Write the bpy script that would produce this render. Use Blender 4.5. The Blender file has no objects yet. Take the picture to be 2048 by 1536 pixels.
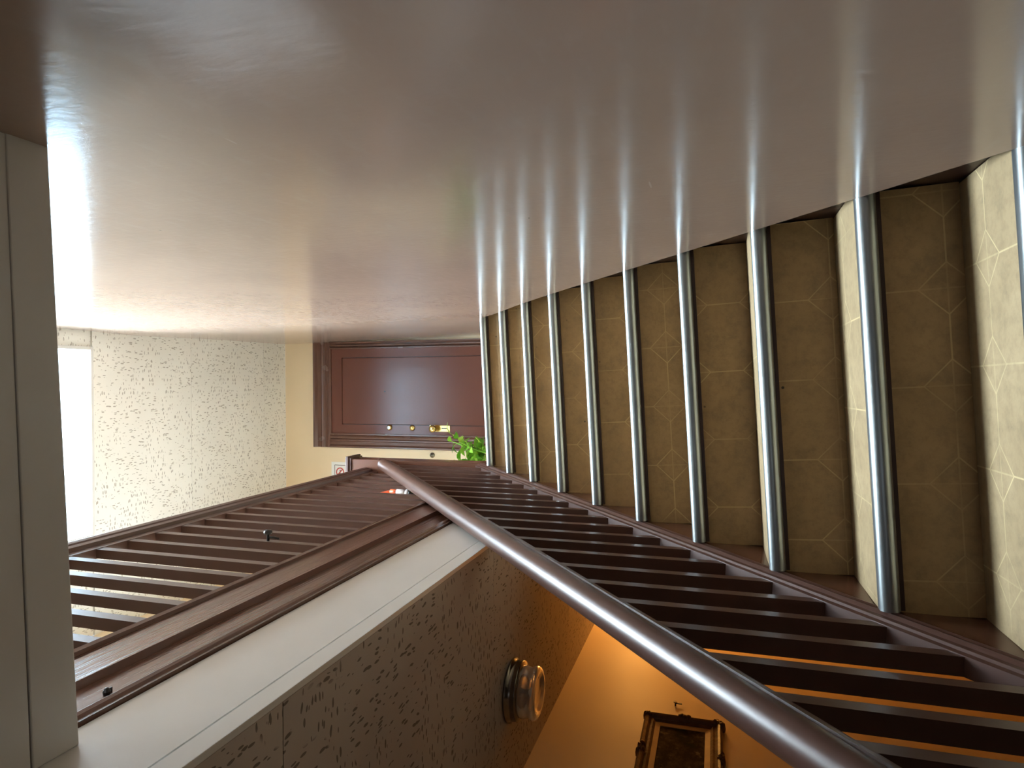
import bpy, math, random
from mathutils import Vector, Matrix
random.seed(7)
scene = bpy.context.scene
C = scene.collection

# ------------------------------------------------------------------ camera
H = 1.691                       # eye height over the lower floor
def cam_setup():
    f_px = 1318.0
    pitch, yaw, roll = 0.2993, -0.0064, -0.0039
    cp, sp, cy, sy = math.cos(pitch), math.sin(pitch), math.cos(yaw), math.sin(yaw)
    fwd = Vector((sy*cp, cy*cp, sp)); right = Vector((cy, -sy, 0)); up = right.cross(fwd)
    cr, sr = math.cos(roll), math.sin(roll)
    r2 = right*cr + up*sr; u2 = up*cr - right*sr
    cam = bpy.data.cameras.new('camera'); o = bpy.data.objects.new('camera', cam); C.objects.link(o)
    X, Y, Z = -u2, r2, -fwd      # the picture was taken with the phone turned on its side
    m = Matrix(((X.x, Y.x, Z.x, 0), (X.y, Y.y, Z.y, 0), (X.z, Y.z, Z.z, H), (0, 0, 0, 1)))
    o.matrix_world = m
    cam.sensor_fit = 'HORIZONTAL'; cam.sensor_width = 36.0; cam.lens = 36.0*f_px/2048.0
    cam.clip_start = 0.02; cam.clip_end = 100
    scene.camera = o
cam_setup()

# ------------------------------------------------------------------ light and exposure
w = bpy.data.worlds.new('world'); scene.world = w; w.use_nodes = True
w.node_tree.nodes['Background'].inputs[0].default_value = (0.75, 0.87, 1.0, 1)
w.node_tree.nodes['Background'].inputs[1].default_value = 1.0
SKY_GLASS = 112.0                # daylight through the frosted skylight pane
HALL_FILL = 3.6                # fill light from an added, unseen window in the upper hall's left wall
DOOR_FILL = 0.7                # fill light from the added street door and transom behind the viewer
BULB_W = 15.0                   # warm bulb in the lower hall
scene.view_settings.view_transform = 'Standard'
scene.view_settings.look = 'None'
scene.view_settings.gamma = 1.0
scene.view_settings.use_curve_mapping = False
scene.view_settings.exposure = 0.13

# ------------------------------------------------------------------ helpers
def lin(r, g, b):
    f = lambda c: (c/255/12.92) if c/255 <= 0.04045 else ((c/255+0.055)/1.055)**2.4
    return (f(r), f(g), f(b), 1)

class NT:
    def __init__(s, name):
        s.m = bpy.data.materials.new(name); s.m.use_nodes = True
        s.t = s.m.node_tree; s.b = s.t.nodes['Principled BSDF']
    def n(s, typ, **kw):
        x = s.t.nodes.new(typ)
        for k, v in kw.items():
            if k.startswith('i_'):
                key = k[2:]; key = int(key) if key.isdigit() else key.replace('_', ' ')
                x.inputs[key].default_value = v
            else: setattr(x, k, v)
        return x
    def l(s, a, b): s.t.links.new(a, b)
    def math(s, op, a, b=None, c=None, clamp=False):
        x = s.t.nodes.new('ShaderNodeMath'); x.operation = op; x.use_clamp = clamp
        for i, v in enumerate((a, b, c)):
            if v is None: continue
            if isinstance(v, (int, float)): x.inputs[i].default_value = v
            else: s.l(v, x.inputs[i])
        return x.outputs[0]
    def mix(s, fac, a, b):
        x = s.t.nodes.new('ShaderNodeMix'); x.data_type = 'RGBA'
        for i, v in ((0, fac), (6, a), (7, b)):
            if isinstance(v, (int, float)): x.inputs[i].default_value = v
            elif isinstance(v, tuple): x.inputs[i].default_value = v
            else: s.l(v, x.inputs[i])
        return x.outputs[2]
    def coord(s, scale=(1, 1, 1), kind='Object', rot=(0, 0, 0)):
        tc = s.n('ShaderNodeTexCoord'); mp = s.n('ShaderNodeMapping')
        mp.inputs['Scale'].default_value = scale; mp.inputs['Rotation'].default_value = rot
        s.l(tc.outputs[kind], mp.inputs[0]); return mp.outputs[0]
    def noise(s, vec, scale, detail=3, rough=0.5):
        x = s.n('ShaderNodeTexNoise'); x.inputs['Scale'].default_value = scale
        x.inputs['Detail'].default_value = detail; x.inputs['Roughness'].default_value = rough
        s.l(vec, x.inputs['Vector']); return x.outputs['Fac']
    def ramp(s, fac, p0, p1, c0=(0, 0, 0, 1), c1=(1, 1, 1, 1)):
        x = s.n('ShaderNodeValToRGB'); e = x.color_ramp.elements
        e[0].position = p0; e[1].position = p1; e[0].color = c0; e[1].color = c1
        s.l(fac, x.inputs[0]); return x.outputs[0]
    def bump(s, h, strength, dist=0.01):
        x = s.n('ShaderNodeBump'); x.inputs['Strength'].default_value = strength; x.inputs['Distance'].default_value = dist
        s.l(h, x.inputs['Height']); s.l(x.outputs[0], s.b.inputs['Normal'])
    def set(s, **kw):
        for k, v in kw.items():
            k = k.replace('_', ' ')
            if isinstance(v, (int, float, tuple)): s.b.inputs[k].default_value = v
            else: s.l(v, s.b.inputs[k])
        return s

def paint(name, col, rough, var=0.06, nscale=6, bumpS=0.08, bscale=90, coat=0.0, specks=0.0, stretch=(1, 1, 1)):
    m = NT(name); v = m.coord(stretch)
    n = m.noise(v, nscale, 4)
    d = tuple(c*(1-2.2*var) for c in col[:3])+(1,)
    base = m.mix(m.ramp(n, 0.2, 0.8), col, d)
    if specks > 0:
        v2 = m.coord((1, 1, 1)); vo = m.n('ShaderNodeTexVoronoi'); vo.inputs['Scale'].default_value = 9
        m.l(v2, vo.inputs['Vector'])
        sp = m.ramp(vo.outputs['Distance'], 0.016, 0.024, (1, 1, 1, 1), (0, 0, 0, 1))
        pick = m.ramp(m.noise(v2, 3.1, 1), 0.52, 0.54)
        base = m.mix(m.math('MULTIPLY', m.math('MULTIPLY', sp, pick), specks), base, (0.03, 0.02, 0.015, 1))
    m.set(Base_Color=base, Roughness=m.math('ADD', rough, m.math('MULTIPLY', m.math('SUBTRACT', n, 0.5), 0.08)))
    m.bump(m.noise(v, bscale, 3, 0.6), bumpS, 0.004)
    if coat: m.set(Coat_Weight=coat, Coat_Roughness=0.1)
    return m.m

M = {}
M['peach'] = paint('peach_wall_paint', lin(232, 208, 170), 0.5, 0.03, 3, 0.08, 120)
M['white'] = paint('offwhite_trim_paint', lin(220, 217, 210), 0.32, 0.03, 5, 0.05, 18, specks=0.9)
M['soffit'] = paint('grey_white_soffit_paint', lin(208, 202, 194), 0.35, 0.03, 4, 0.05, 18, specks=0.9)
M['brown'] = paint('reddish_brown_gloss_paint', lin(98, 64, 50), 0.26, 0.10, 7, 0.08, 25, specks=0.0)
M['brownb'] = paint('brown_gloss_paint_brushed', lin(104, 70, 55), 0.24, 0.14, 5, 0.30, 45, stretch=(1, 0.06, 1.6))
M['rail'] = paint('dark_brown_worn_gloss_paint', lin(78, 52, 43), 0.36, 0.10, 12, 0.06, 26)
M['darkbrown'] = paint('dark_brown_paint', lin(58, 38, 30), 0.35, 0.15, 8, 0.12, 45)
M['door'] = paint('maroon_brown_door_paint', lin(98, 58, 46), 0.21, 0.02, 5, 0.03, 16)
M['door'].node_tree.nodes['Principled BSDF'].inputs['Specular IOR Level'].default_value = 0.22
M['brass'] = paint('worn_brass', lin(225, 200, 130), 0.25, 0.08, 30, 0.03, 90)
M['brass'].node_tree.nodes['Principled BSDF'].inputs['Metallic'].default_value = 1
M['chrome'] = paint('tarnished_chrome', lin(150, 142, 132), 0.22, 0.2, 20, 0.03, 90)
M['chrome'].node_tree.nodes['Principled BSDF'].inputs['Metallic'].default_value = 1
M['black'] = paint('black_plastic', lin(22, 20, 19), 0.4, 0.05)
M['paper'] = paint('white_paper', lin(238, 236, 230), 0.6, 0.01)
M['red'] = paint('red_print', lin(190, 70, 60), 0.6, 0.01)
M['ink'] = paint('dark_print', lin(60, 50, 50), 0.6, 0.01)
M['orange'] = paint('orange_cord_rubber', lin(232, 98, 52), 0.4, 0.05, 30)
M['greyplastic'] = paint('translucent_grey_plastic', lin(178, 172, 172), 0.3, 0.05, 30)
M['floor'] = paint('worn_brown_floor', lin(150, 130, 106), 0.4, 0.1, 5)
M['hallfloor'] = paint('pale_vinyl_floor', lin(196, 186, 168), 0.45, 0.05, 5)
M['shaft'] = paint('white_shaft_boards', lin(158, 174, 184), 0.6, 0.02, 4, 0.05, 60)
M['pot'] = paint('terracotta_pot', lin(150, 84, 58), 0.6, 0.1, 9)
M['soil'] = paint('dark_soil', lin(50, 38, 28), 0.9, 0.2, 40)
M['gilt'] = paint('dark_gilt_frame', lin(120, 76, 34), 0.42, 0.3, 26, 0.6, 60)
M['mat'] = paint('pale_gilt_liner', lin(190, 150, 96), 0.5, 0.12, 20, 0.2, 60)

def right_wall_mat():
    m = NT('taupe_gloss_wall_paint'); v = m.coord()
    n = m.noise(v, 1.6, 4); n2 = m.noise(m.coord((1, 3, 9)), 5, 4)
    base = m.mix(m.ramp(n, 0.3, 0.75), lin(178, 154, 138), lin(164, 141, 126))
    base = m.mix(m.math('MULTIPLY', m.ramp(n2, 0.55, 0.75), 0.25), base, lin(178, 160, 146))
    vo = m.n('ShaderNodeTexVoronoi'); vo.inputs['Scale'].default_value = 5.5; m.l(m.coord((1, 1, 1.6)), vo.inputs['Vector'])
    sp = m.ramp(vo.outputs['Distance'], 0.012, 0.02, (1, 1, 1, 1), (0, 0, 0, 1))
    pick = m.ramp(m.noise(v, 3.7, 1), 0.5, 0.52)
    base = m.mix(m.math('MULTIPLY', sp, pick), base, lin(70, 56, 50))
    pick2 = m.ramp(m.noise(v, 2.9, 1), 0.60, 0.62)
    base = m.mix(m.math('MULTIPLY', sp, pick2), base, lin(225, 215, 205))
    m.set(Base_Color=base, Roughness=m.math('ADD', 0.165, m.math('MULTIPLY', m.math('SUBTRACT', n2, 0.5), 0.10)))
    sv = m.n('ShaderNodeTexVoronoi'); sv.inputs['Scale'].default_value = 1.0; m.l(m.coord((1, 2.2, 26), rot=(0.35, 0, 0)), sv.inputs['Vector'])
    scr = m.math('MULTIPLY', m.math('LESS_THAN', sv.outputs['Distance'], 0.055), m.ramp(m.noise(v, 2.3, 1), 0.56, 0.58))
    m.set(Base_Color=m.mix(m.math('MULTIPLY', scr, 0.4), base, lin(206, 190, 176)))
    h = m.math('ADD', m.math('MULTIPLY', m.noise(m.coord((1, 2.4, 1)), 26, 3), 0.6), m.math('MULTIPLY', m.noise(v, 130, 3), 0.14))
    m.bump(h, 0.10, 0.006)
    return m.m
M['rwall'] = right_wall_mat()

def tile_mat(name, c0, c1, mark):
    """fissured mineral-fibre ceiling board: short dark worm marks, direction changing from patch to patch"""
    m = NT(name); v = m.coord()
    base = m.mix(m.ramp(m.noise(v, 2.2, 3), 0.35, 0.7), c0, c1)
    warp = m.n('ShaderNodeTexNoise'); warp.inputs['Scale'].default_value = 9; m.l(v, warp.inputs['Vector'])
    wv = m.n('ShaderNodeVectorMath', operation='MULTIPLY_ADD'); m.l(warp.outputs['Color'], wv.inputs[0])
    wv.inputs[1].default_value = (0.03, 0.03, 0); m.l(v, wv.inputs[2])
    def marks(sc):
        mp = m.n('ShaderNodeMapping'); mp.inputs['Scale'].default_value = sc; m.l(wv.outputs[0], mp.inputs[0])
        vo = m.n('ShaderNodeTexVoronoi'); vo.inputs['Scale'].default_value = 1; vo.inputs['Randomness'].default_value = 0.9
        m.l(mp.outputs[0], vo.inputs['Vector'])
        sep = m.n('ShaderNodeSeparateColor'); m.l(vo.outputs['Color'], sep.inputs[0])
        size = m.math('MULTIPLY', m.ramp(sep.outputs[0], 0.1, 0.8), 0.40)
        return m.math('LESS_THAN', vo.outputs['Distance'], size)
    a = marks((34, 105, 40)); b = marks((105, 34, 40))
    pick = m.ramp(m.noise(v, 4.0, 1), 0.49, 0.51)
    f = m.mix(pick, a, b)
    col = m.mix(m.math('MULTIPLY', f, 0.8), base, mark)
    m.set(Base_Color=col, Roughness=0.75)
    m.bump(m.math('SUBTRACT', 1.0, f), 0.5, 0.003)
    return m.m
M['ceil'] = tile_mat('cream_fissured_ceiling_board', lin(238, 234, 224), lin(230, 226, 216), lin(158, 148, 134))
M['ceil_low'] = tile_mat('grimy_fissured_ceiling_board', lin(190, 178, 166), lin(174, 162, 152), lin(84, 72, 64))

def lino_mat(name, c0, c1, c2, line, line_amt):
    """printed sheet vinyl: grid of thin pale lines with a diamond at each crossing"""
    m = NT(name); tc = m.n('ShaderNodeTexCoord'); oi = m.n('ShaderNodeObjectInfo')
    sep = m.n('ShaderNodeSeparateXYZ'); m.l(tc.outputs['Object'], sep.inputs[0])
    S = 0.20
    def fr(axis_out, mul):
        t = m.math('ADD', axis_out, m.math('MULTIPLY', oi.outputs['Random'], mul))
        t = m.math('DIVIDE', t, S)
        return m.math('ABSOLUTE', m.math('SUBTRACT', m.math('FRACT', t), 0.5))
    u = fr(sep.outputs[0], 3.7)
    vv = fr(m.math('ADD', sep.outputs[1], sep.outputs[2]), 7.9)
    wdt = 0.008
    ln = m.math('MAXIMUM', m.math('LESS_THAN', u, wdt), m.math('LESS_THAN', vv, wdt))
    d = m.math('ADD', u, vv)
    out = m.math('GREATER_THAN', d, 0.27)
    dia = m.math('LESS_THAN', m.math('ABSOLUTE', m.math('SUBTRACT', d, 0.27)), wdt*1.2)
    inner = m.math('MULTIPLY', ln, m.math('ADD', out, 0.45, clamp=True))
    lines = m.math('MAXIMUM', inner, dia)
    v = tc.outputs['Object']
    ov = m.n('ShaderNodeVectorMath', operation='ADD'); m.l(v, ov.inputs[0])
    cb = m.n('ShaderNodeCombineXYZ'); m.l(m.math('MULTIPLY', oi.outputs['Random'], 40), cb.inputs[0]); m.l(cb.outputs[0], ov.inputs[1])
    n1 = m.noise(ov.outputs[0], 7, 5, 0.65); n2 = m.noise(ov.outputs[0], 45, 4, 0.7)
    base = m.mix(m.ramp(n1, 0.32, 0.68), c0, c1)
    base = m.mix(m.math('MULTIPLY', m.ramp(n2, 0.45, 0.75), 0.6), base, c2)
    vo = m.n('ShaderNodeTexVoronoi'); vo.inputs['Scale'].default_value = 13; m.l(ov.outputs[0], vo.inputs['Vector'])
    fleck = m.math('MULTIPLY', m.math('LESS_THAN', vo.outputs['Distance'], 0.05), m.ramp(m.noise(ov.outputs[0], 6, 1), 0.52, 0.56))
    base = m.mix(fleck, base, lin(52, 42, 32))
    grime = m.ramp(m.noise(ov.outputs[0], 14, 5, 0.75), 0.52, 0.75)
    base = m.mix(m.math('MULTIPLY', grime, 0.45), base, lin(96, 86, 68))
    fade = m.math('MULTIPLY', m.ramp(m.noise(ov.outputs[0], 5, 2), 0.3, 0.6), line_amt)
    base = m.mix(m.math('MULTIPLY', lines, fade), base, line)
    m.set(Base_Color=base, Roughness=0.5)
    m.bump(n2, 0.15, 0.003)
    return m.m
M['lino_r'] = lino_mat('brown_printed_vinyl', lin(166, 136, 96), lin(148, 120, 82), lin(126, 100, 68), lin(208, 182, 132), 0.6)
M['lino_t'] = lino_mat('worn_pale_printed_vinyl', lin(162, 142, 108), lin(146, 126, 93), lin(126, 106, 78), lin(206, 188, 142), 0.7)

def metal_mat():
    m = NT('galvanised_steel_nosing'); v = m.coord((2, 40, 40)); n = m.noise(v, 6, 4)
    m.set(Base_Color=m.mix(n, lin(186, 194, 196), lin(150, 160, 164)), Metallic=1.0,
          Roughness=m.math('ADD', 0.27, m.math('MULTIPLY', n, 0.14)))
    m.bump(m.noise(m.coord(), 70, 3), 0.08, 0.002)
    return m.m
M['steel'] = metal_mat()

def emit_mat(name, col, strength):
    m = NT(name)
    m.set(Base_Color=(0.8, 0.8, 0.8, 1), Roughness=0.4, Emission_Color=col, Emission_Strength=strength)
    return m.m
M['skyglass'] = emit_mat('frosted_daylit_glass', (0.78, 0.91, 1.0, 1), SKY_GLASS)
M['hallfill'] = emit_mat('added_hall_fill_glass', (0.80, 0.91, 1.0, 1), HALL_FILL)
M['doorfill'] = emit_mat('added_door_fill_glass', (0.8, 0.9, 1.0, 1), DOOR_FILL)
M['bulb'] = emit_mat('lit_warm_glass', (1.0, 0.55, 0.16, 1), 6.0)

def glass_mat():
    m = NT('dusty_clear_glass')
    m.set(Base_Color=(0.82, 0.76, 0.68, 1), Roughness=0.12, IOR=1.45, Transmission_Weight=0.75)
    return m.m
M['glass'] = glass_mat()

def leaf_mat():
    m = NT('bright_green_leaf'); oi = m.n('ShaderNodeObjectInfo')
    m.set(Base_Color=m.mix(oi.outputs['Random'], lin(96, 160, 40), lin(172, 214, 84)), Roughness=0.4)
    m.set(Subsurface_Weight=0.1)
    return m.m
M['leaf'] = leaf_mat()

def canvas_mat():
    m = NT('dark_oil_painting'); v = m.coord()
    n = m.noise(m.coord((1, 1.4, 2.2), rot=(0.6, 0, 0)), 9, 6, 0.7)
    col = m.mix(m.ramp(n, 0.42, 0.62), lin(52, 38, 22), lin(92, 74, 48))
    col = m.mix(m.ramp(m.noise(v, 26, 4), 0.60, 0.72), col, lin(134, 112, 78))
    col = m.mix(m.ramp(m.noise(v, 7, 2), 0.55, 0.7), col, lin(40, 35, 14))
    m.set(Base_Color=col, Roughness=0.9, Specular_IOR_Level=0.1); m.bump(n, 0.1, 0.003); return m.m
M['canvas'] = canvas_mat()

# ---- mesh building (all coordinates are taken from the eye point: z = 0 at eye level, shifted by H)
def link(name, verts, faces, mat, parent=None, loc=(0, 0, 0), rot=(0, 0, 0), smooth=False, bevel=0.0):
    me = bpy.data.meshes.new(name); me.from_pydata([tuple(v) for v in verts], [], faces); me.update()
    me.materials.append(M[mat] if isinstance(mat, str) else mat)
    if smooth:
        for p in me.polygons: p.use_smooth = True
    return place(name, me, parent, loc, rot, bevel)

def place(name, me, parent=None, loc=(0, 0, 0), rot=(0, 0, 0), bevel=0.0):
    o = bpy.data.objects.new(name, me); C.objects.link(o)
    if bevel > 0:
        b = o.modifiers.new('bevel', 'BEVEL'); b.width = bevel; b.segments = 2; b.limit_method = 'ANGLE'; b.angle_limit = 0.6
    o.rotation_euler = rot
    if parent is None: o.location = (loc[0], loc[1], loc[2]+H)
    else:
        o.parent = parent; o.location = Vector(loc) - AT[parent.name]
    AT[o.name] = Vector(loc)
    return o
AT = {}

def empty(name, loc):
    o = bpy.data.objects.new(name, None); C.objects.link(o); o.empty_display_size = 0.1
    o.location = (loc[0], loc[1], loc[2]+H); AT[o.name] = Vector(loc); return o

def tag(o, label=None, cat=None, group=None, kind=None):
    if label: o['label'] = label
    if cat: o['category'] = cat
    if group: o['group'] = group
    if kind: o['kind'] = kind
    return o

class MB:
    def __init__(s): s.v = []; s.f = []
    def add(s, v, f):
        k = len(s.v); s.v += [tuple(x) for x in v]; s.f += [tuple(i+k for i in q) for q in f]; return s
    def box(s, x0, x1, y0, y1, z0, z1):
        v = [(x0, y0, z0), (x1, y0, z0), (x1, y1, z0), (x0, y1, z0), (x0, y0, z1), (x1, y0, z1), (x1, y1, z1), (x0, y1, z1)]
        return s.add(v, [(0, 3, 2, 1), (4, 5, 6, 7), (0, 1, 5, 4), (1, 2, 6, 5), (2, 3, 7, 6), (3, 0, 4, 7)])
    def extrude(s, prof, a, b):
        """closed profile: list of 3D offsets, swept from point a to point b"""
        n = len(prof); A, B = Vector(a), Vector(b)
        v = [A+Vector(p) for p in prof] + [B+Vector(p) for p in prof]
        f = [(i, (i+1) % n, n+(i+1) % n, n+i) for i in range(n)] + [tuple(range(n-1, -1, -1)), tuple(range(n, 2*n))]
        return s.add(v, f)
    def lathe(s, prof, c, axis='z', seg=32, cap=True):
        v = []; f = []
        for r, t in prof:
            for k in range(seg):
                a = 2*math.pi*k/seg; p, q = r*math.cos(a), r*math.sin(a)
                v.append((c[0]+p, c[1]+q, c[2]+t) if axis == 'z' else ((c[0]+p, c[1]+t, c[2]+q) if axis == 'y' else (c[0]+t, c[1]+p, c[2]+q)))
        m = len(prof)
        for i in range(m-1):
            for k in range(seg): f.append((i*seg+k, i*seg+(k+1) % seg, (i+1)*seg+(k+1) % seg, (i+1)*seg+k))
        if cap: f += [tuple(range(seg-1, -1, -1)), tuple(range((m-1)*seg, m*seg))]
        return s.add(v, f)
    def tube(s, pts, r, seg=10):
        pts = [Vector(p) for p in pts]; v = []; f = []
        for i, p in enumerate(pts):
            t = (pts[min(i+1, len(pts)-1)]-pts[max(i-1, 0)]).normalized()
            a = t.cross(Vector((0.31, 0.2, 0.93))).normalized(); b = t.cross(a)
            for k in range(seg):
                an = 2*math.pi*k/seg; v.append(p+(a*math.cos(an)+b*math.sin(an))*r)
        for i in range(len(pts)-1):
            for k in range(seg): f.append((i*seg+k, i*seg+(k+1) % seg, (i+1)*seg+(k+1) % seg, (i+1)*seg+k))
        f += [tuple(range(seg-1, -1, -1)), tuple(range((len(pts)-1)*seg, len(pts)*seg))]
        return s.add(v, f)
    def out(s, name, mat, parent=None, smooth=False, bevel=0.0, origin=None):
        """mesh given in eye-point coordinates; its origin goes to the middle of its underside"""
        xs, ys, zs = zip(*s.v)
        o = origin or ((min(xs)+max(xs))/2, (min(ys)+max(ys))/2, min(zs))
        return link(name, [(x-o[0], y-o[1], z-o[2]) for x, y, z in s.v], s.f, mat, parent, o, smooth=smooth, bevel=bevel)
def box(name, x0, x1, y0, y1, z0, z1, mat, parent=None, bevel=0.0):
    return MB().box(x0, x1, y0, y1, z0, z1).out(name, mat, parent, bevel=bevel)

# ------------------------------------------------------------------ main dimensions
XR = 0.41            # wall behind the right-hand panelling
K = 1.05             # hall edge set clear of the stair railing
XL = -1.48*K         # left wall
YF, YN = 5.0, -2.6   # far wall, wall of the added street door
ZF = -H              # lower floor
ZL = 0.705*K         # lower hall ceiling
ZH = 1.205*K         # upper hall floor
ZC = 3.65            # upper ceiling
XH = -0.535*K        # edge of the upper hall towards the stairwell
RISE, RUN = 0.195, 0.2479
NX, NY, NZ = -0.4845, 3.5014, 1.2337   # left end of the landing nosing
SX, SY = 0.0502, 0.013                 # the flight has sunk towards the open side
PITCH = RISE/RUN
YS = 0.715*K         # near end of the stairwell opening
# skylight opening
SKX0, SKX1, SKY0, SKY1, SKZ = -0.93, 0.198, 1.65, 3.09, 4.75

# ------------------------------------------------------------------ setting
tag(box('floor', XL-0.1, XR+0.1, YN-0.1, YF+0.1, ZF-0.1, ZF, 'floor'), 'worn brown floor of the lower hall', kind='structure')
wl = tag(box('wall_left', XL-0.1, XL, YN, YF, ZF, ZC, 'peach'), 'peach painted wall along both halls', kind='structure')
wf = tag(box('wall_far', XL-0.1, XR+0.1, YF, YF+0.1, ZF, ZC, 'peach'), 'peach painted end wall holding the brown door', kind='structure')
wn = tag(box('wall_near', XL-0.1, XR+0.1, YN-0.1, YN, ZF, ZC, 'peach'), 'peach wall with the added street door', kind='structure')
wr = tag(box('wall_right', XR, XR+0.1, YN, YF, ZF, ZC, 'darkbrown'), 'glossy taupe panelled wall beside the stairs', kind='structure')

def xwall(y, z):
    zn = min(NZ+(y-NY)*PITCH, 1.27)
    x = 0.387-0.007*y - 0.0175*max(0.0, z-zn)
    x += 0.016*max(0.0, min(1.0, (y-3.8)/1.2))
    x -= 0.014*math.exp(-((y-3.45)/0.38)**2)
    return min(x, XR-0.012)

def wall_panel(name, z_top, z_bot_fn, y0, y1, ny, nz, off):
    v = []; f = []
    for i in range(ny+1):
        y = y0+(y1-y0)*i/ny; zb = z_bot_fn(y)
        for j in range(nz+1):
            z = zb+(z_top-zb)*j/nz
            v.append((xwall(y, z)+off, y, z))
    for i in range(ny):
        for j in range(nz):
            a = i*(nz+1)+j; f.append((a, a+1, a+nz+2, a+nz+1))
    W = nz+1                                   # edges of the sheet: separate faces turned towards the wall
    for ids in ([i*W for i in range(ny+1)], [i*W+nz for i in range(ny+1)], list(range(W)), [ny*W+q for q in range(W)]):
        k = len(v)
        for q in ids: v.append(v[q])
        for q in ids: v.append((v[q][0]+0.010, v[q][1], v[q][2]))
        m = len(ids)
        for q in range(m-1): f.append((k+q, k+q+1, k+m+q+1, k+m+q))
    return link(name, [(x-0.37, y-2, z) for x, y, z in v], f, 'rwall', wr, (0.37, 2, 0), smooth=True)
def rake(y):
    zr = NZ+SX*0.87+(y-SY*0.87-NY)*PITCH
    return max(ZF+0.002, min(zr, 1.272)) - 0.004
SEAM = 1.41
lo = wall_panel('panel', SEAM, rake, YN, YF, 150, 24, 0.0)
hi = wall_panel('panel', ZC-0.002, lambda y: SEAM+0.0012, YN, YF, 150, 24, 0.0012)

# upper ceiling: backing with the skylight opening, boards below it
cm = MB()
for a in ((XL, SKX0, YN, YF), (SKX1, XR, YN, YF), (SKX0, SKX1, YN, SKY0), (SKX0, SKX1, SKY1, YF)):
    cm.box(a[0], a[1], a[2], a[3], ZC+0.012, ZC+0.06)
ceil = tag(cm.out('ceiling', 'ceil'), 'cream fissured board ceiling of the upper hall', kind='structure')
rows = [YN, -1.2, 0.35, SKY0-0.01]
g = 0.0012
for a, b in zip(rows[:-1], rows[1:]): box('tile', XL, XR-0.01, a+g, b-g, ZC, ZC+0.012, 'ceil', ceil)
box('tile', XL, SKX0-0.02, SKY0, SKY1-g, ZC, ZC+0.012, 'ceil', ceil)
box('tile', SKX1+0.02, XR-0.01, SKY0, SKY1-g, ZC, ZC+0.012, 'ceil', ceil)
rows = [SKY1+0.012, 3.90, 4.71, YF]
for a, b in zip(rows[:-1], rows[1:]): box('tile', XL, XR-0.01, a+g, b-g, ZC, ZC+0.012, 'ceil', ceil)

# skylight: white boarded shaft with a frosted pane on top
sk = MB()
sk.box(SKX0-0.03, SKX0, SKY0, SKY1, ZC+0.06, SKZ); sk.box(SKX1, SKX1+0.03, SKY0, SKY1, ZC+0.06, SKZ)
sk.box(SKX0-0.03, SKX1+0.03, SKY0-0.03, SKY0, ZC+0.06, SKZ); sk.box(SKX0-0.03, SKX1+0.03, SKY1+0.012, SKY1+0.04, ZC+0.06, SKZ)
win = tag(sk.out('window_1', 'shaft'), 'skylight in a white boarded shaft over the stairwell', kind='structure')
for a, b in ((SKX0, -0.68), (-0.68, -0.48), (-0.48, -0.20), (-0.20, SKX1)):   # boards on the far side of the shaft
    box('board', a+0.002, b-0.002, SKY1, SKY1+0.011, ZC+0.002, SKZ-0.001, 'shaft', win, bevel=0.0015)
box('pane', SKX0, SKX1, SKY0, SKY1, SKZ, SKZ+0.01, 'skyglass', win)
fr = MB(); t = 0.02
fr.box(SKX0-t, SKX1+t, SKY1-0.006, SKY1+0.012, ZC-0.012, ZC+0.004); fr.box(SKX0-t, SKX1+t, SKY0-t, SKY0, ZC-0.012, ZC+0.004)
fr.box(SKX0-t, SKX0, SKY0, SKY1-0.006, ZC-0.012, ZC+0.004); fr.box(SKX1, SKX1+t, SKY0, SKY1-0.006, ZC-0.012, ZC+0.004)
fr.out('frame', 'white', win, bevel=0.002)

# lower hall ceiling boards, upper hall floor, soffit over the foot of the stairs
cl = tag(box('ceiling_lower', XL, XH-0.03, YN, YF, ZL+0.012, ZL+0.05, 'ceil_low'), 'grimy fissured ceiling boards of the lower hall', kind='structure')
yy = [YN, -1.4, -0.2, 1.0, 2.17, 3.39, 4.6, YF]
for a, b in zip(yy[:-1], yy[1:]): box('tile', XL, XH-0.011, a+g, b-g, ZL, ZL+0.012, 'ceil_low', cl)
tag(box('floor_upper', XL, XH-0.03, YN, YF, ZH-0.10, ZH, 'hallfloor'), 'pale vinyl floor of the upper hall', kind='structure')
sl = MB()
v = [(XH, NY+0.03, NZ-0.005+SX*(XH-NX)), (XR, NY+0.045, NZ-0.005+SX*(XR-NX)), (XR, YF, NZ-0.005+SX*(XR-NX)), (XH, YF, NZ-0.005+SX*(XH-NX))]
sl.add(v+[(x, y, z-0.10) for x, y, z in v], [(0, 1, 2, 3), (7, 6, 5, 4), (0, 4, 5, 1), (1, 5, 6, 2), (2, 6, 7, 3), (3, 7, 4, 0)])
tag(sl.out('floor_landing', 'hallfloor'), 'sloping landing floor in front of the brown door', kind='structure')
cs = MB(); v = [(XH, YN, 0.902*K), (XR-0.03, YN, 0.902*K), (XR-0.03, 0.640*K, 0.902*K), (XH, 0.667*K, 0.902*K)]
cs.add(v+[(x, y, z+0.05) for x, y, z in v], [(0, 1, 2, 3), (7, 6, 5, 4), (0, 4, 5, 1), (1, 5, 6, 2), (2, 6, 7, 3), (3, 7, 4, 0)])
tag(cs.out('ceiling_stair', 'soffit'), 'plain grey-white ceiling over the foot of the stairs', kind='structure')
hd = MB()
v = [(XH, 0.669*K, 0.900*K), (0.378, 0.640*K, 0.900*K), (0.352, 0.699*K, 0.900*K), (XH, 0.738*K, 0.900*K)]
hd.add(v+[(x, y, 0.965*K) for x, y, z in v], [(0, 1, 2, 3), (7, 6, 5, 4), (0, 4, 5, 1), (1, 5, 6, 2), (2, 6, 7, 3), (3, 7, 4, 0)])
tag(hd.out('trim_1', 'soffit', bevel=0.002), 'flat board along the end of the stairwell opening', kind='structure')
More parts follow.
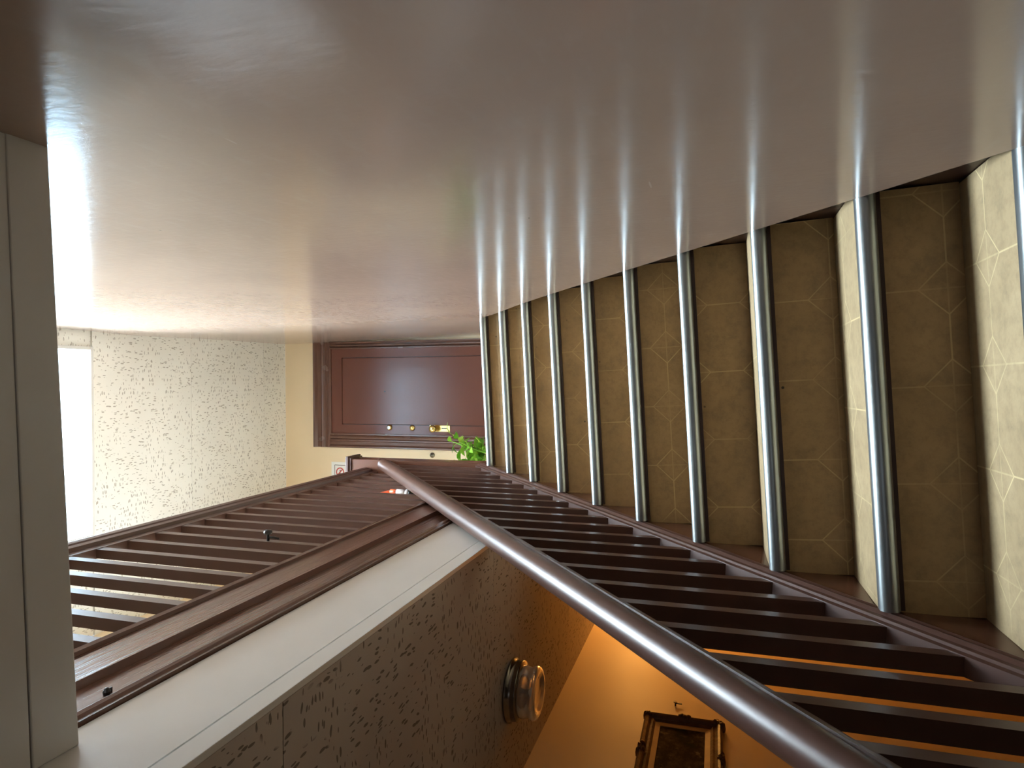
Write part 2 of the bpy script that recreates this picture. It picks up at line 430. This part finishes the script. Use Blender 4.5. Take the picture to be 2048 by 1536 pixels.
tag(box('wall_header', XH, XR-0.045, 0.60*K, 0.690*K, 0.967*K, ZH-0.05, 'white'), 'short white face at the near end of the stairwell', kind='structure')
tag(box('floor_front', XH-0.03, XR-0.045, YN, 0.690*K, ZH-0.05, ZH, 'hallfloor'), 'pale vinyl floor over the foot of the stairs', kind='structure')

# edge of the upper hall: brown mouldings, white fascia, corner bead
yA, yB = YS-0.03, NY+0.115
e = MB(); prof = [(-0.535, 1.205), (-0.523, 1.205), (-0.520, 1.198), (-0.523, 1.188), (-0.531, 1.186), (-0.531, 1.094), (-0.528, 1.090), (-0.526, 1.084),
                  (-0.526, 1.076), (-0.541, 1.072), (-0.541, 0.982), (-0.527, 0.978), (-0.523, 0.970), (-0.525, 0.962), (-0.529, 0.956), (-0.528, 0.948), (-0.57, 0.945), (-0.57, 1.205)]
e.extrude([(x*K, 0, z*K) for x, z in prof], (0, yA, 0), (0, yB, 0))
tag(e.out('trim_2', 'brownb'), 'brown moulded boards along the edge of the upper hall', kind='structure')
tag(box('trim_3', XH-0.035, XH, YN, NY+0.115, 0.755*K, 0.944*K, 'white'), 'off-white fascia board under the brown mouldings', kind='structure')
tag(box('trim_4', XH-0.010, XH+0.0035, YN, NY+0.115, ZL-0.001, 0.747*K, 'white', bevel=0.001), 'white corner strip below the fascia board', kind='structure')
tag(box('wall_spandrel', XH-0.03, XH, NY+0.12, YF, ZF, ZH-0.1, 'peach'), 'peach wall under the landing', kind='structure')

# baseboard at the landing
bb = MB()
bb.add([(0.345, NY+0.06, 1.272), (XR, NY+0.06, 1.272), (XR, YF, 1.272), (0.322, YF, 1.272), (0.352, NY+0.06, 1.276), (XR, NY+0.06, 1.276), (XR, YF, 1.37), (0.332, YF, 1.37), (0.341, NY+0.35, 1.33), (XR, NY+0.35, 1.33)],
       [(0, 3, 2, 1), (0, 1, 5, 4), (4, 5, 9, 8), (8, 9, 6, 7), (2, 3, 7, 6), (0, 4, 8), (0, 8, 3), (3, 8, 7), (1, 9, 5), (1, 2, 9), (2, 6, 9)])
tag(bb.out('baseboard_right', 'darkbrown'), 'dark baseboard on the landing', kind='structure')

# ------------------------------------------------------------------ far door
Y = YF
d = tag(box('door_1', -0.462, 0.284, Y-0.004, Y-0.0005, 1.26, 3.185, 'darkbrown'), 'maroon brown panelled door at the head of the stairs', kind='structure')
px0, px1, pz0, pz1 = -0.368, 0.195, 1.42, 3.06
slab = MB()
slab.box(-0.45, px0-0.004, Y-0.024, Y-0.004, 1.26, 3.165).box(px1+0.004, 0.275, Y-0.024, Y-0.004, 1.26, 3.165)
slab.box(px0-0.004, px1+0.004, Y-0.024, Y-0.004, pz1+0.004, 3.165).box(px0-0.004, px1+0.004, Y-0.024, Y-0.004, 1.26, pz0-0.004)
slab.out('slab', 'door', d)
MB().box(px0, px1, Y-0.024, Y-0.004, pz0, pz1).out('raised_panel', 'door', d, bevel=0.003)
def casing(name, pts_prof, a, b, par):
    m = MB(); m.extrude(pts_prof, a, b); return m.out(name, 'brown', par)
# profile offsets from the inner edge: outward distance -> projection from the wall
cp_ = [(0, 0), (0, 0.020), (0.012, 0.026), (0.02, 0.020), (0.034, 0.018), (0.042, 0.028), (0.052, 0.030), (0.060, 0.022), (0.085, 0.020), (0.098, 0.034), (0.108, 0.036), (0.112, 0.030), (0.112, 0)]
casing('casing', [(-u, -p, 0) for u, p in cp_], (-0.46, Y, 1.215), (-0.46, Y, 3.182), d)
cpr = [(u*0.48, p) for u, p in cp_]
casing('casing', [(u, -p, 0) for u, p in cpr], (0.281, Y, 1.262), (0.281, Y, 3.182), d)
casing('head_casing', [(0, -p, u*1.46) for u, p in cp_], (-0.572, Y, 3.184), (0.334, Y, 3.184), d)
st = MB(); st.box(-0.462, -0.449, Y-0.032, Y-0.004, 1.26, 3.17); st.box(-0.462, 0.284, Y-0.032, Y-0.004, 3.166, 3.184); st.box(0.272, 0.284, Y-0.032, Y-0.004, 1.26, 3.166)
st.out('door_stop', 'brown', d, bevel=0.002)
kp = box('knob_plate', -0.420, -0.368, Y-0.027, Y-0.0222, 2.065, 2.245, 'brass', d, bevel=0.002)
MB().lathe([(0.012, 0), (0.012, -0.02), (0.026, -0.028), (0.031, -0.042), (0.028, -0.055), (0.016, -0.062), (0.001, -0.063)], (-0.394, Y-0.027, 2.200), 'y', 20).out('knob', 'brass', kp, smooth=True)
MB().box(-0.398, -0.390, Y-0.034, Y-0.0272, 2.095, 2.135).out('thumb_turn', 'black', kp)
for z, nm in ((2.402, 'deadbolt'), (2.612, 'lock_cylinder')):
    lk = MB().lathe([(0.025, 0), (0.025, -0.006), (0.020, -0.012), (0.018, -0.016), (0.001, -0.0165)], (-0.393, Y-0.0222, z), 'y', 20).out(nm, 'brass', d, smooth=True)
MB().lathe([(0.014, 0), (0.014, -0.003), (0.001, -0.0035)], (-0.393, Y-0.039, 2.612), 'y', 16).out('lock_face', 'chrome', d)
MB().lathe([(0.006, 0), (0.006, -0.003), (0.001, -0.0035)], (-0.09, Y-0.0246, 2.655), 'y', 12).out('peephole', 'black', d)

# added street door behind the viewer; its glass and transom glow as fill
d2 = tag(box('added_door_2', -0.95, -0.05, YN+0.0005, YN+0.04, ZF, ZF+2.05, 'brown'), 'added brown street door, out of view, with glowing fill glass', kind='structure')
box('door_fill_pane', -0.80, -0.20, YN+0.0405, YN+0.046, ZF+0.95, ZF+1.85, 'doorfill', d2)
tr = tag(box('added_window_2', -0.98, -0.02, YN+0.0005, YN+0.03, ZF+2.07, ZF+2.36, 'brown'), 'added glowing transom over the street door, out of view', kind='structure')
box('pane', -0.94, -0.06, YN+0.0305, YN+0.034, ZF+2.10, ZF+2.33, 'doorfill', tr)

# window added out of view in the left wall to brighten the upper hall
wh = MB(); a_, b_, c_, d_ = 2.45, 3.75, 2.05, 3.20
wh.box(XL+0.0005, XL+0.03, a_-0.07, b_+0.07, d_, d_+0.07).box(XL+0.0005, XL+0.03, a_-0.07, b_+0.07, c_-0.07, c_)
wh.box(XL+0.0005, XL+0.03, a_-0.07, a_, c_, d_).box(XL+0.0005, XL+0.03, b_, b_+0.07, c_, d_).box(XL+0.0005, XL+0.03, a_, b_, (c_+d_)/2-0.02, (c_+d_)/2+0.02)
w3 = tag(wh.out('added_window_3', 'white'), 'added frosted sash window, unseen fill light for the upper hall', kind='structure')
for z0_, z1_ in ((c_, (c_+d_)/2-0.02), ((c_+d_)/2+0.02, d_)): box('pane', XL+0.002, XL+0.012, a_, b_, z0_, z1_, 'hallfill', w3)

# ------------------------------------------------------------------ staircase
NSTEP = 15
stair = tag(empty('staircase', (-0.05, 1.75, ZF)), 'steep flight of vinyl covered steps with steel nosings', 'staircase')
LEN = 0.885
rot = (0, -math.atan(SX), math.atan(SY))
def mesh_of(mb, name, mat, smooth=False):
    me = bpy.data.meshes.new(name); me.from_pydata(mb.v, [], mb.f); me.update(); me.materials.append(M[mat])
    if smooth:
        for p in me.polygons: p.use_smooth = True
    return me
tread_me = mesh_of(MB().box(0, LEN, 0.012, RUN+0.030, -0.034, 0), 'tread', 'lino_t')
riser_me = mesh_of(MB().box(0, LEN, 0, 0.012, 0, RISE-0.036), 'riser', 'lino_r')
# nosing: rounded steel strip wrapping the front edge
r = 0.0195; pr = [(0.026, 0.0015), (0.012, 0.0022)]
for k in range(1, 12):
    a = math.pi/2+math.pi*k/12; pr.append((0.010+r*math.cos(a)*0.9, -r+0.002+r*math.sin(a)))
pr += [(0.011, -2*r+0.002), (0.016, -2*r+0.003), (0.016, -2*r+0.006), (0.013, -0.034), (0.013, -0.001), (0.026, -0.0005)]
nose_me = mesh_of(MB().extrude([(0, y, z) for y, z in pr], (0.003, 0, 0), (LEN-0.012, 0, 0)), 'nosing', 'steel', True)
nose_me.set_sharp_from_angle(angle=0.6)
cove_me = mesh_of(MB().box(0.002, LEN-0.002, 0.012, 0.025, -0.046, -0.0375), 'cove', 'darkbrown')
for i in range(NSTEP):
    y, z = NY-i*RUN, NZ-i*RISE
    if i == 0:
        t = place('tread', mesh_of(MB().box(0, LEN, 0.012, 0.045, -0.034, 0), 'tread_edge', 'lino_t'), stair, (NX, y, z), rot)
    else: t = place('tread', tread_me, stair, (NX, y, z), rot)
    def under(nm, me):
        o = bpy.data.objects.new(nm, me); C.objects.link(o); o.parent = t; return o
    under('nosing', nose_me); under('cove_strip', cove_me)
    zb = z-RISE+0.001
    place('riser', riser_me, stair, (NX, y+0.026, zb), rot)

def sline(y): return 1.315+PITCH*(y-3.618)         # top of the string capping on the open side
yb, yt = 0.02, 3.62
# closed string on the open side
s = MB(); v = [(x, y, sline(y)+dz) for x in (-0.487, -0.530) for y, dz in ((yb, -0.40), (yt, -0.40), (yt, -0.028), (yb, -0.028))]
s.add(v, [(0, 1, 2, 3), (7, 6, 5, 4), (0, 4, 5, 1), (1, 5, 6, 2), (2, 6, 7, 3), (3, 7, 4, 0)])
s.out('stringer', 'brown', stair)
s = MB(); cprof = [(-0.485, -0.030), (-0.483, -0.022), (-0.486, -0.014), (-0.484, -0.006), (-0.488, 0.0), (-0.491, 0.004), (-0.493, 0.014), (-0.498, 0.018), (-0.501, 0.028), (-0.539, 0.030), (-0.541, 0.018), (-0.541, -0.030)]
s.extrude([(x, 0, z) for x, z in cprof], (0, yb, sline(yb)), (0, yt, sline(yt)))
s.out('string_cap', 'rail', stair)
# wall string, set back behind the panelling
s = MB(); v = [(x, y, rake(y)+dz) for x in (0.399, 0.4095) for y, dz in ((0.1, -0.30), (3.4, -0.30), (3.4, 0.05), (0.1, 0.05))]
s.add(v, [(3, 2, 1, 0), (4, 5, 6, 7), (1, 5, 4, 0), (2, 6, 5, 1), (3, 7, 6, 2), (0, 4, 7, 3)])
s.out('wall_string', 'darkbrown', stair)
# sloping underside
s = MB(); v = [(x, y, z) for x in (-0.535, 0.40) for y, z in ((0.35, ZF+0.001), (3.6, sline(3.6)-0.40), (3.6, sline(3.6)-0.38), (0.33, ZF+0.02))]
s.add(v, [(0, 1, 2, 3), (7, 6, 5, 4), (0, 4, 5, 1), (1, 5, 6, 2), (2, 6, 7, 3), (3, 7, 4, 0)])
s.out('underside_panel', 'white', stair)

# ------------------------------------------------------------------ stair railing
rl = tag(empty('stair_railing', (-0.54, 1.8, sline(1.8)+0.027)), 'dark brown sloping handrail on square balusters beside the steps', 'railing')
hp = []
for k in range(13):
    a = math.pi*k/12; hp.append((-0.514+0.034*math.cos(a), 0.632+0.036*math.sin(a)))
hp += [(-0.5485, 0.620), (-0.543, 0.606), (-0.536, 0.603), (-0.536, 0.597), (-0.541, 0.593), (-0.540, 0.583), (-0.532, 0.578), (-0.532, 0.564), (-0.496, 0.564), (-0.496, 0.578), (-0.488, 0.583), (-0.487, 0.593), (-0.492, 0.597), (-0.492, 0.603), (-0.485, 0.606), (-0.4795, 0.620)]
s = MB(); s.extrude([(x, 0, z) for x, z in hp], (0, 0.08, sline(0.08)), (0, 3.615, sline(3.615)))
hr = s.out('handrail', 'rail', rl, smooth=True); hr.data.set_sharp_from_angle(angle=0.9)
bw = 0.028
bal = MB()
zt, zb = 0.570, 0.027
k = PITCH*bw/2
bx = 0.018
v = [(-bx, -bw/2, zb-k), (bx, -bw/2, zb-k), (bx, bw/2, zb+k), (-bx, bw/2, zb+k), (-bx, -bw/2, zt-k), (bx, -bw/2, zt-k), (bx, bw/2, zt+k), (-bx, bw/2, zt+k)]
bal.add(v, [(0, 3, 2, 1), (4, 5, 6, 7), (0, 1, 5, 4), (1, 2, 6, 5), (2, 3, 7, 6), (3, 0, 4, 7)])
bal_me = mesh_of(bal, 'baluster', 'rail')
for n in range(26):
    y = 3.424-0.128*n+0.128
    if y < 0.15: break
    y += random.uniform(-0.007, 0.007)
    place('baluster', bal_me, rl, (-0.521, y, sline(y)))
# newel at the head, with a moulded cap
n = MB().box(-0.605, -0.487, 3.622, 3.742, 0.95, 2.165).out('newel', 'brown', rl, bevel=0.004)
nc = MB(); nc.box(-0.612, -0.478, 3.614, 3.752, 2.165, 2.180); nc.box(-0.620, -0.470, 3.606, 3.760, 2.180, 2.198); nc.box(-0.612, -0.478, 3.614, 3.752, 2.198, 2.206)
nc.out('newel_cap', 'rail', n, bevel=0.003)
n2 = MB().box(-0.60, -0.48, -0.06, 0.06, ZF, -0.75).out('newel', 'brown', rl, bevel=0.004)
MB().box(-0.615, -0.465, -0.075, 0.075, -0.75, -0.72).out('newel_cap', 'rail', n2, bevel=0.004)

# ------------------------------------------------------------------ upper hall railing
hl = tag(empty('hall_railing', (-0.545, 2.15, ZH)), 'level brown railing of square balusters along the upper hall edge', 'railing')
rp = [(-0.512, 1.985), (-0.509, 1.970), (-0.512, 1.955), (-0.517, 1.950), (-0.514, 1.940), (-0.518, 1.926), (-0.530, 1.921), (-0.530, 1.885), (-0.562, 1.885), (-0.562, 1.921), (-0.574, 1.926), (-0.578, 1.940), (-0.575, 1.950), (-0.580, 1.955), (-0.583, 1.970), (-0.580, 1.985), (-0.568, 1.998), (-0.546, 2.004), (-0.524, 1.998)]
s = MB(); s.extrude([(x*K, 0, z*K) for x, z in rp], (0, YS, 0), (0, 3.618, 0)); s.out('top_rail', 'rail', hl)
hb_me = mesh_of(MB().box(-0.015, 0.015, -0.015, 0.015, 0, 1.90*K-ZH), 'baluster_level', 'rail')
for n_ in range(24):
    y = (1.042-0.1165*2+0.1165*n_)*K
    if y > 3.57: break
    place('baluster', hb_me, hl, (-0.546*K, y, ZH))

# ------------------------------------------------------------------ lower hall: ceiling light (off), lit lamp further back, picture
fx = tag(empty('ceiling_light', (-1.165, 2.36, ZL-0.12)), 'unlit flush ceiling light with tarnished pan and clear glass bowl', 'lamp')
c0 = (-1.165, 2.36, ZL)
MB().lathe([(0.1062, 0.0000), (0.1134, -0.0033), (0.1152, -0.0098), (0.1080, -0.0148), (0.1044, -0.0369), (0.1080, -0.0410), (0.1062, -0.0459), (0.0900, -0.0492), (0.0180, -0.0492)], c0, 'z', 40).out('pan', 'chrome', fx, smooth=True)
MB().lathe([(0.0900, -0.0492), (0.0936, -0.0541), (0.0900, -0.0697), (0.0882, -0.0820), (0.0936, -0.0902), (0.0954, -0.1000), (0.0900, -0.1082), (0.0792, -0.1132), (0.0666, -0.1115), (0.0594, -0.1033), (0.0450, -0.1000), (0.0018, -0.0992)], c0, 'z', 40, cap=False).out('glass_bowl', 'glass', fx, smooth=True)
MB().lathe([(0.0117, -0.0500), (0.0126, -0.0615), (0.0234, -0.0738), (0.0252, -0.0836), (0.0162, -0.0935), (0.0018, -0.0959)], c0, 'z', 20).out('bulb', 'paper', fx, smooth=True)

lx = tag(empty('ceiling_lamp', (-0.98, 4.72, ZL-0.14)), 'lit warm ceiling lamp at the back of the lower hall', 'lamp')
c1 = (-0.98, 4.72, ZL)
MB().lathe([(0.12, 0), (0.12, -0.03), (0.10, -0.04), (0.02, -0.04)], c1, 'z', 32).out('pan', 'chrome', lx, smooth=True)
MB().lathe([(0.10, -0.040), (0.105, -0.07), (0.09, -0.11), (0.05, -0.135), (0.002, -0.14)], c1, 'z', 32).out('glass_bowl', 'bulb', lx, smooth=True)
pl = bpy.data.lights.new('lamp_light', 'POINT'); pl.energy = BULB_W; pl.color = (1.0, 0.50, 0.12); pl.shadow_soft_size = 0.08
po = bpy.data.objects.new('lamp_light', pl); C.objects.link(po); po.parent = lx; po.location = (0, 0, -0.06)

X = XL
pc = tag(empty('picture_frame', (X+0.02, 2.77, -0.03)), 'small dark painting in an ornate gilt frame on the orange lit wall', 'picture')
y0, y1, z0, z1 = 2.46, 3.06, -0.024, 0.312; wv = 0.05
fprof = [(0, 0.0), (0, 0.020), (0.010, 0.034), (0.020, 0.030), (0.030, 0.018), (0.040, 0.022), (0.050, 0.014), (0.050, 0.0)]
def mitre(prof, y0, y1, z0, z1, name, mat, par):
    m = MB(); rects = []
    for u, p in prof: rects.append([(X+0.002+p, y0+u, z0+u), (X+0.002+p, y1-u, z0+u), (X+0.002+p, y1-u, z1-u), (X+0.002+p, y0+u, z1-u)])
    v = [q for r_ in rects for q in r_]; f = []
    for i in range(len(rects)):
        j = (i+1) % len(rects)
        for k_ in range(4): f.append((i*4+k_, i*4+(k_+1) % 4, j*4+(k_+1) % 4, j*4+k_))
    return m.add(v, f).out(name, mat, par)
mitre(fprof, y0, y1, z0, z1, 'moulding', 'gilt', pc)
mitre([(0.050, 0.0), (0.050, 0.013), (0.072, 0.009), (0.072, 0.0)], y0, y1, z0, z1, 'liner', 'mat', pc)
box('canvas', X+0.002, X+0.008, y0+0.0725, y1-0.0725, z0+0.0725, z1-0.0725, 'canvas', pc)
def ornament(cy, cz, sy_, sz_):
    m = MB(); rnd = random.Random(int(cy*1000+cz*100))
    for q in range(7):
        oy, oz = rnd.uniform(-1, 1)*sy_*0.6, rnd.uniform(-1, 1)*sz_*0.6
        r_ = rnd.uniform(0.010, 0.016)
        m.lathe([(r_*0.9, 0), (r_, 0.012), (r_*0.75, 0.026+rnd.uniform(0, 0.010)), (0.001, 0.032+rnd.uniform(0, 0.010))], (X+0.004, cy+oy, cz+oz), 'x', 9)
    m.out('corner_ornament', 'gilt', pc, smooth=True)
for cy in (y0+0.016, y1-0.016):
    for cz in (z0+0.016, z1-0.016): ornament(cy, cz, 0.030, 0.030)
ornament((y0+y1)/2, z1-0.008, 0.05, 0.014); ornament(y1-0.008, (z0+z1)/2, 0.012, 0.04); ornament((y0+y1)/2, z0+0.008, 0.05, 0.014)
nl = MB().lathe([(0.004, 0), (0.004, 0.015), (0.009, 0.016), (0.009, 0.019), (0.001, 0.0195)], (X+0.0005, 3.213, 0.187), 'x', 10)
nl.box(X+0.010, X+0.014, 3.210, 3.216, 0.157, 0.187)
tag(nl.out('wall_nail', 'black'), 'bent dark nail in the orange lit wall above the picture', 'nail')

# ------------------------------------------------------------------ upper hall: sign, bell, plant, cord plug, hook
sg = tag(box('wall_sign', -0.875, -0.700, YF-0.0035, YF-0.0008, 2.955, 3.185, 'paper'), 'white paper no smoking sign on the peach wall', 'sign')
MB().box(-0.85, -0.725, YF-0.0042, YF-0.0036, 3.045, 3.049).box(-0.85, -0.725, YF-0.0042, YF-0.0036, 3.150, 3.154).box(-0.85, -0.846, YF-0.0042, YF-0.0036, 3.045, 3.154).box(-0.729, -0.725, YF-0.0042, YF-0.0036, 3.045, 3.154).out('border', 'ink', sg)
ring = MB(); cx, cz = -0.787, 3.10
v = []; f = []
for q in range(28):
    a = 2*math.pi*q/28
    for rr in (0.040, 0.030):
        for yy_ in (YF-0.0036, YF-0.0046): v.append((cx+rr*math.cos(a), yy_, cz+rr*math.sin(a)))
for q in range(28):
    a, b = q*4, ((q+1) % 28)*4
    f += [(a+1, b+1, b+3, a+3), (a, a+1, b+1, b)[::-1], (a+2, a+3, b+3, b+2)]
ring.add(v, f)
qa = math.radians(-45); dx, dz = math.cos(qa), math.sin(qa)
ring.add([(cx+dx*s_*0.033-dz*t_*0.0045, yy_, cz+dz*s_*0.033+dx*t_*0.0045) for yy_ in (YF-0.0046, YF-0.0036) for s_, t_ in ((-1, -1), (1, -1), (1, 1), (-1, 1))],
         [(0, 1, 2, 3), (7, 6, 5, 4), (0, 4, 5, 1), (1, 5, 6, 2), (2, 6, 7, 3), (3, 7, 4, 0)])
ring.out('prohibition_ring', 'red', sg)
MB().box(cx-0.024, cx+0.020, YF-0.0042, YF-0.0036, cz-0.004, cz+0.004).out('cigarette', 'ink', sg)
tcu = bpy.data.curves.new('sign_text', 'FONT'); tcu.body = 'NO SMOKING'; tcu.size = 0.026; tcu.align_x = 'CENTER'; tcu.extrude = 0.0003
tcu.materials.append(M['ink']); to = bpy.data.objects.new('lettering', tcu); C.objects.link(to)
tme = bpy.data.meshes.new_from_object(to); bpy.data.objects.remove(to); to = bpy.data.objects.new('lettering', tme); C.objects.link(to)
to.parent = sg; to.rotation_euler = (math.pi/2, 0, 0)
to.location = Vector((-0.787, YF-0.0040, 3.010)) - AT[sg.name]

tag(MB().lathe([(0.022, 0), (0.022, -0.006), (0.016, -0.010), (0.009, -0.011), (0.009, -0.015), (0.001, -0.0155)], (-0.617, YF-0.0005, 2.233), 'y', 18).out('door_bell', 'chrome', smooth=True),
    'small round dark bell push on the peach wall beside the door', 'bell')

# plant on the landing
px, py = -0.60, 4.60
pz = NZ-0.005+SX*(px-NX) if px > XH else ZH
plant = tag(empty('potted_plant', (px, py, ZH)), 'bright green leafy plant in a clay pot on the landing', 'plant')
pot = MB().lathe([(0.075, 0), (0.105, 0.17), (0.118, 0.17), (0.120, 0.205), (0.106, 0.205), (0.100, 0.185), (0.002, 0.185)], (px, py, ZH), 'z', 28).out('pot', 'pot', plant, smooth=True)
MB().lathe([(0.099, 0.186), (0.05, 0.194), (0.002, 0.197)], (px, py, ZH), 'z', 20, cap=False).out('soil', 'soil', plant)
lf = MB(); pts = [(0, 0), (0.10, 0.26), (0.34, 0.44), (0.62, 0.40), (0.86, 0.2), (1, 0)]
v = []; f = []
for u, wd in pts:
    zc_ = 0.16*math.sin(u*math.pi)-0.12*u*u
    v += [(u, -wd*0.62, zc_+0.10*wd), (u, 0, zc_), (u, wd*0.62, zc_+0.10*wd)]
for i in range(len(pts)-1):
    a = i*3; f += [(a, a+3, a+4, a+1), (a+1, a+4, a+5, a+2)]
lf.add(v, f); leaf_me = mesh_of(lf, 'leaf', 'leaf', True)
rnd = random.Random(3)
for q in range(30):
    a = rnd.uniform(0, 2*math.pi); sp_ = rnd.uniform(0.03, 0.20); hh = rnd.uniform(0.36, 0.66)
    tip = Vector((px+sp_*math.cos(a), py+sp_*math.sin(a)*0.8, ZH+hh))
    base = Vector((px+0.03*math.cos(a), py+0.03*math.sin(a), ZH+0.19)); mid = (base+tip)/2+Vector((0, 0, 0.05))
    MB().tube([base, mid, tip], 0.0028, 5).out('stem', 'leaf', plant)
    for e_ in range(5):
        t_ = 1-0.14*e_
        p_ = (mid+(tip-mid)*((t_-0.5)*2)) if t_ > 0.5 else mid
        o = place('leaf', leaf_me, plant, p_, (rnd.uniform(-0.5, 0.5), rnd.uniform(-0.9, 0.3), rnd.uniform(0, 6.28)))
        sc = rnd.uniform(0.06, 0.11); o.scale = (sc, sc, sc)

# orange extension cord, plug hanging out between the balusters
cd = tag(empty('extension_cord', (-0.565, 3.00, 1.43)), 'orange extension cord with plug hanging between the hall balusters', 'cord')
MB().tube([(-0.7232, 2.8476, 1.4690), (-0.6780, 2.8815, 1.5820), (-0.6159, 2.9380, 1.6385), (-0.5741, 3.0115, 1.6306), (-0.5672, 3.0227, 1.5990), (-0.5650, 3.0193, 1.5594)], 0.0065, 10).out('cable', 'orange', cd, smooth=True)
pg = MB().tube([(-0.5650, 3.0205, 1.5820), (-0.5650, 3.0183, 1.5572), (-0.5650, 3.0159, 1.5390)], 0.0125, 14).out('strain_relief', 'orange', cd, smooth=True)
MB().tube([(-0.5650, 3.0159, 1.5436), (-0.5650, 3.0126, 1.5085), (-0.5650, 3.0092, 1.4825)], 0.0155, 14).out('plug_sleeve', 'greyplastic', cd, smooth=True)
MB().tube([(-0.5650, 3.0103, 1.4894), (-0.5650, 3.0080, 1.4690)], 0.0175, 14).out('plug_collar', 'greyplastic', cd, smooth=True)
pf_ = MB().tube([(-0.5650, 3.0080, 1.4690), (-0.5650, 3.0058, 1.4577)], 0.0165, 14).out('plug_face', 'black', cd, smooth=True)
for dx in (-0.0075, 0.0065): MB().box(-0.565+dx-0.003, -0.565+dx+0.003, 2.997, 3.003, 1.433, 1.458).out('prong', 'brass', cd)

# hook on a baluster
hk = MB().lathe([(0.005, 0), (0.005, 0.022), (0.013, 0.024), (0.015, 0.030), (0.012, 0.037), (0.001, 0.039)], (-0.5585, 1.951, 1.50), 'x', 14)
hk.tube([(-0.547, 1.951, 1.50), (-0.545, 1.951, 1.475), (-0.549, 1.951, 1.455)], 0.004, 8)
tag(hk.out('cup_hook', 'black', smooth=True), 'small black knob hook screwed to a hall baluster', 'hook')
fl = MB().lathe([(0.006, 0), (0.007, 0.006), (0.003, 0.012), (0.001, 0.013)], (-0.568, 0.924, 1.060), 'x', 10)
fl.box(-0.568, -0.558, 0.922, 0.934, 1.058, 1.062)
tag(fl.out('screw_hook', 'black'), 'tiny black screw hook in the brown edge board', 'hook')
